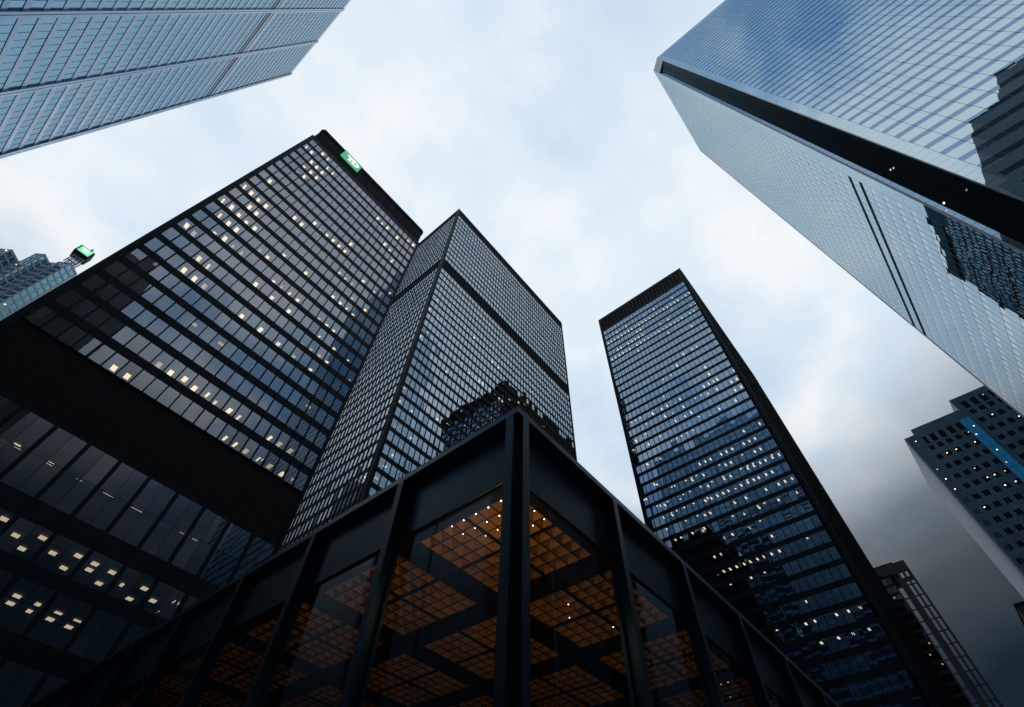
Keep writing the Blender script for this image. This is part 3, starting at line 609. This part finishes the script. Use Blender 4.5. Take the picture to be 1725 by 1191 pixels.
part(letter_T(fF, -73.2, -71.2, 251.3, 254.2, 0.01, 0.8), 'letter', WHITEL, sp2)
part(letter_D(fF, -71.5, -69.4, 251.3, 254.2, 0.02, 0.8), 'letter', WHITEL, sp2)

# ================================================================ tower G: granite tower with a blue glass strip
G = thing('granite_tower', (185, -60, 0), 'granite office tower with paired square windows and a bright blue glass strip', 'granite tower')
fG = Face('x', 169.0, -1)
w = MB(); w.box(169.0, 197.5, -37.2, -22.9, -1.6, 118.2); w.box(169.0, 197.5, -39.9, -37.2, -1.6, 118.0); w.box(169.3, 197.0, -39.9, -25.8, 118.2, 120.6)
w.box(169.0, 197.5, -100, -39.901, -1.6, 124.8); part(w, 'stone_wall', GRANITE, G)
sw = MB(); sw.box(169.0, 197.6, -22.899, -22.5, -1.6, 118.2); part(sw, 'pale_end_wall', GRANITEP, G)
bs = MB()
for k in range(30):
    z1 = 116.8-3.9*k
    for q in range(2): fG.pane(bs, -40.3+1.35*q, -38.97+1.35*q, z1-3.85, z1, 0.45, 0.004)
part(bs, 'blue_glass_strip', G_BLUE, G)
bf = MB()
for k in range(31): fG.box(bf, -40.35, -37.55, 0.02, 0.50, 116.8-3.9*k-0.04, 116.8-3.9*k+0.04)
for q in range(3): fG.box(bf, -40.35+1.375*q, -40.27+1.375*q, 0.02, 0.5, 0, 116.8)
part(bf, 'strip_frame', paint('blue_mullion', (0.10, 0.22, 0.34), 0.4), G)
wg = []; wl = []; wf = MB()
cols = [-24.3-2.52*k for k in range(6)] + [-42.4-2.52*k for k in range(20)]
for ci, yc in enumerate(cols):
    zt = 116.4 if yc > -38 else 122.6
    for k in range(30):
        z1 = zt-3.75*k; h = 2.9 if k == 0 else 1.6
        for s in (-0.36, 0.36): wg.append((yc+s-0.31, yc+s+0.31, z1-h, z1))
        for s in (-0.36, 0.36): fG.box(wf, yc+s-0.32, yc+s+0.32, -0.2, 0.004, z1-h-0.04, z1+0.04)
        if R.random() < 0.17:
            s = R.choice((-0.36, 0.36)); wl.append((168.90, 168.97, yc+s-0.16, yc+s+0.16, z1-0.7, z1-0.42))
part(wf, 'window_recess', paint('dark_window_recess', (0.02, 0.034, 0.048), 0.6), G, 'stuff')
windows(G, 'G', fG, wg, 0.015, G_G, 0.004)
lamps(G, [(169.0-0.045, 169.0-0.006, b[2], b[3], b[4], b[5]) for b in wl], WARM, name='lit_ceiling')

lamps(G, [(168.50, 168.535, y-0.16, y+0.16, z-0.15, z+0.15) for y, z in ((-39.4, 113.0), (-38.2, 110.2), (-39.0, 103.4), (-38.3, 99.0), (-39.6, 92.0))], WARM, name='glass_strip_light')

# ================================================================ tower H: tower with an open screen wall
H = thing('screen_tower', (305, 20, 0), 'dark office tower with an open slotted screen wall showing sky, beyond the louvered tower', 'office tower')
fH = Face('x', 290.0, -1)
sc = MB()
SL = [(-2.1, -0.85), (0.1, 1.25), (4.1, 6.0)]
vert = [(-3.1, -2.1), (-0.85, 0.1), (1.25, 4.1)]
for a, b in vert: fH.box(sc, a, b, -0.8, 0, -1.6, 133.2)
fH.box(sc, -3.1, 4.1, -0.8, 0, 133.2, 135.0)
for a, b in ((-3.1, -1.6), (-0.5, 0.6), (1.8, 2.9), (4.0, 4.4)): fH.box(sc, a, b, -0.8, 0, 135.0, 138.2)
fH.box(sc, -3.1, 9.0, -0.8, 0, 138.2, 142.8)
fH.box(sc, -3.1, 12.0, -3.5, -0.81, 139.0, 142.7)
z = 131.5
while z > 0:
    for a, b in SL: fH.box(sc, a, b, -0.6, -0.2, z-0.22, z+0.22)
    z -= 5.3
part(sc, 'screen_wall', paint('dark_slate_panel', (0.020, 0.024, 0.034), 0.6, spec=0.25), H)
bd = MB(); bd.box(290.2, 318, 6.2, 40, -1.6, 138.1); bd.box(294, 315, 2.0, 30, 142.9, 145.4); bd.box(290.3, 300, 4.3, 6.19, 138.3, 142.6); part(bd, 'office_block', SOOT, H)
hg = []; hl = []
for k in range(30):
    for q in range(12):
        y = 6.4+2.2*q; z1 = 137.0-4.2*k; hg.append((y, y+1.9, z1-2.8, z1))
        if R.random() < 0.30: hl.append((290.155-0.02, 290.17, y+0.6, y+0.95, z1-0.8, z1-0.3))
windows(H, 'H', fH, hg, -0.15, G_G, 0.01)
lamps(H, [(290.10, 290.14, *b[2:]) for b in hl], emit('dim_office_light', (1.0, 0.8, 0.5), 0.8), name='office_light')

# ================================================================ sliver of a roof at the right edge
K = thing('distant_block', (332, -46, 0), 'dark corner of a distant flat roofed block at the edge of the sky', 'office block')
mb = MB(); mb.box(320, 345, -62, -31.8, -1.6, 123.6); part(mb, 'block_wall', LOUV, K)
mb = MB(); mb.box(319.6, 345.4, -62.4, -31.4, 123.6, 124.4); part(mb, 'roof', SOOT, K)

# ================================================================ neighbours beside and behind the viewer, seen mirrored in the glass
Q = thing('stone_tower', (-40, -56, 0), 'old stepped limestone tower mirrored in the lower windows of the near black tower', 'stone tower')
mb = MB(); mb.box(-62, -19, -70, -40, -1.6, 108); mb.box(-60, -31, -68, -42, 108, 142); mb.box(-55, -36, -64, -46, 142, 150)
for k in range(12): mb.box(-19-0.02, -18.6, -69+2.5*k, -68+2.5*k, -1.6, 106-k % 3); mb.box(-61+3.5*k, -60+3.5*k, -40.02, -39.6, -1.6, 106)
part(mb, 'stone_wall', STONE, Q)
S2 = thing('stepped_tower', (-60, -160, 0), 'dark stepped granite tower mirrored at the outer edge of the pale glass tower', 'tower')
mb = MB()
for y1, z1 in ((-104, 196), (-108, 210), (-115, 222), (-121, 235), (-128, 248), (-152, 268)): mb.box(-80+z1*0.01, -40-z1*0.005, -220, y1, -1.6, z1)
part(mb, 'granite_wall', REDGR, S2)

# ================================================================ the banking pavilion in front
P = thing('pavilion', (25, 25, 0), 'low black steel pavilion with glass walls and a glowing orange coffered ceiling', 'pavilion')
XP, YP, ZR = 6.054, 5.137, 9.04
NX, NY = 10, 10
PX, PY = 3.92, 3.87
X1, Y1 = XP+0.32+PX*NX+0.32, YP+0.25+PY*NY+0.32
mb = MB(); mb.box(XP, X1, YP, Y1, 8.86, ZR); mb.box(XP+0.25, X1-0.25, YP+0.25, Y1-0.25, ZR, ZR+0.06); part(mb, 'roof', PAVR, P)
fX, fY = Face('y', YP, -1), Face('x', XP, -1)
S_ = 0.30                                              # fascia stands back this far from the roof edge
cxs = [XP+0.32+PX*k for k in range(NX+1)]; cys = [YP+0.25+PY*k for k in range(NY+1)]
for k in range(NX):
    mb = MB(); fX.box(mb, cxs[k]+(0.03 if k else 0.0), cxs[k+1]-0.03, -S_-0.05, -S_, 7.22, 8.858); part(mb, 'fascia_panel', PAV, P)
for k in range(NY):
    mb = MB(); fY.box(mb, cys[k]+(0.03 if k else 0.06), cys[k+1]-0.03, -S_-0.05, -S_, 7.22, 8.858); part(mb, 'fascia_panel', PAV, P)
def column(face, u, inner=True):
    mb = MB(); face.box(mb, u-0.11, u+0.11, -0.035, 0.0, -1.6, 8.857); face.box(mb, u-0.018, u+0.018, -S_, -0.036, -1.6, 8.857)
    face.box(mb, u-0.11, u+0.11, -S_-0.09, -S_-0.051 if False else -S_+0.0, -1.6, 7.215); part(mb, 'column', PAV, P)
for u in cxs: column(fX, u)
for u in cys: column(fY, u)
mb = MB(); mb.box(XP+S_+0.001, XP+S_+0.10, YP+S_+0.001, YP+S_+0.10, -1.6, 8.856); part(mb, 'corner_post', PAV, P)
# ceiling: deep dark beams on the column lines, coffers between
ZC = 7.25
bx0, by0, BX, BY, CL = 6.75, 5.78, 3.90, 3.885, 3.09
mb = MB()
mb.box(XP+S_+0.06, bx0, YP+S_+0.06, Y1-0.4, ZC-0.06, ZC+0.5); mb.box(bx0+0.001, X1-0.4, YP+S_+0.06, by0, ZC-0.058, ZC+0.5)
for k in range(NX): mb.box(bx0+CL+BX*k, bx0+BX*(k+1), by0+0.001, Y1-0.5, ZC-0.05, ZC+0.4)
part(mb, 'ceiling_beam', SOOT, P)
for k in range(NY):
    mb = MB()
    for j in range(NX): mb.box(bx0+BX*j+0.002, bx0+BX*j+CL-0.002, by0+CL+BY*k, by0+BY*(k+1), ZC-0.048, ZC+0.4)
    part(mb, 'cross_beam', SOOT, P)
cell = CL/8; dep = 0.27
rb = MB()
for i in range(NX):
    for j in range(NY):
        ax, ay = bx0+BX*i, by0+BY*j
        if i+j > 9: continue
        cf = MB()
        for p in range(8):
            for q in range(8):
                xa, ya = ax+cell*p, ay+cell*q; xb, yb = xa+cell, ya+cell; ap = ((xa+xb)/2, (ya+yb)/2, ZC+dep)
                c4 = [(xa, ya, ZC), (xb, ya, ZC), (xb, yb, ZC), (xa, yb, ZC)]
                for s in range(4): cf.quad([c4[s], c4[(s+1) % 4], ap], ((ap[0]-(c4[s][0]+c4[(s+1) % 4][0])/2), (ap[1]-(c4[s][1]+c4[(s+1) % 4][1])/2), -dep*0.6))
        part(cf, 'ceiling_coffer', OCHRE, P)
        for p in range(1, 8):
            h = 0.028 if p == 4 else 0.007; dz = 0.04 if p == 4 else 0.012
            rb.box(ax+cell*p-h, ax+cell*p+h, ay, ay+CL, ZC-dz, ZC+0.02); rb.box(ax, ax+CL, ay+cell*p-h, ay+cell*p+h, ZC-dz-0.002, ZC+0.018)
part(rb, 'ceiling_ribs', SOOT, P)
roofs = MB(); roofs.box(XP+0.5, X1-0.5, YP+0.5, Y1-0.5, 7.66, 8.85); part(roofs, 'roof_void', SOOT, P)
# glass walls
for k in range(NX):
    mb = MB(); fX.pane(mb, cxs[k]+0.11, cxs[k+1]-0.11, -1.5, 7.21, -S_-0.07, 0.002); part(mb, 'glass_wall', G_P, P)
for k in range(NY):
    mb = MB(); fY.pane(mb, cys[k]+0.11, cys[k+1]-0.11, -1.5, 7.21, -S_-0.07, 0.002); part(mb, 'glass_wall', G_P, P)
fl = MB(); fl.box(XP+0.4, X1-0.4, YP+0.4, Y1-0.4, -1.59, -1.5); part(fl, 'hall_floor', paint('hall_granite', (0.20, 0.19, 0.18), 0.35), P)
# small bare lamps at the coffer crossings
def hall_lamp(x, y, e, r=0.02):
    mb = MB(); n = 8
    for a in range(n):
        t0, t1 = 2*math.pi*a/n, 2*math.pi*(a+1)/n
        for b in range(4):
            p0, p1 = math.pi*b/4, math.pi*(b+1)/4
            f = lambda t, p: (x+r*math.sin(p)*math.cos(t), y+r*math.sin(p)*math.sin(t), ZC-0.075-r+r*math.cos(p))
            qd = [f(t0, p0), f(t1, p0), f(t1, p1), f(t0, p1)]
            if b == 0: qd = [qd[0], qd[2], qd[3]]
            if b == 3: qd = [qd[0], qd[1], qd[2]]
            mb.quad(qd)
    part(mb, 'ceiling_lamp', SPOT, P)
    if e:
        ld = bpy.data.lights.new('lamp_light', 'POINT'); ld.energy = e; ld.color = (1.0, 0.72, 0.42); ld.shadow_soft_size = 0.02
        lo = bpy.data.objects.new('lamp_light', ld); COL.objects.link(lo); lo.location = (x, y, ZC+GZ-0.22); 
        ox = ORI[P.name]; lo.location = (x-ox.x, y-ox.y, ZC+GZ-0.85-ox.z); lo.parent = P
for p in range(0, 4):
    for q in range(1, 6):
        if p+q > 6: continue
        hall_lamp(bx0+cell*p, by0+cell*q, E_LAMP*1.8 if (p+q) % 2 else 0, 0.019-0.0015*(p+q))
for x, y in ((7.50, 5.80), (7.88, 5.81), (11.3, 7.6), (11.9, 8.0), (13.1, 7.3), (8.0, 11.9), (14.6, 7.9)): hall_lamp(x, y, 0, 0.013)
# added standing lamps, out of view, that throw warm light up onto the ceiling
for x, y, e in ((8.7, 7.8, 110), (13.0, 8.6, 5), (9.2, 12.4, 5)):
    mb = MB(); n = 14
    prof = [(0.02, -1.49), (0.22, -1.47), (0.03, -1.43), (0.025, 1.84), (0.20, 1.98), (0.21, 2.0)]
    for (r0, za), (r1, zb) in zip(prof[:-1], prof[1:]):
        for a in range(n):
            t0, t1 = 2*math.pi*a/n, 2*math.pi*(a+1)/n
            mb.quad([(x+r0*math.cos(t0), y+r0*math.sin(t0), za), (x+r0*math.cos(t1), y+r0*math.sin(t1), za), (x+r1*math.cos(t1), y+r1*math.sin(t1), zb), (x+r1*math.cos(t0), y+r1*math.sin(t0), zb)])
    part(mb, 'added_floor_lamp', PAV, P)
    ld = bpy.data.lights.new('added_uplight', 'POINT'); ld.energy = e; ld.color = (1.0, 0.78, 0.46); ld.shadow_soft_size = 0.08
    lo = bpy.data.objects.new('added_uplight', ld); COL.objects.link(lo); lo.location = (x, y, GZ+2.12); ox = ORI[P.name]; lo.location = (x-ox.x, y-ox.y, GZ+2.12-ox.z); lo.parent = P
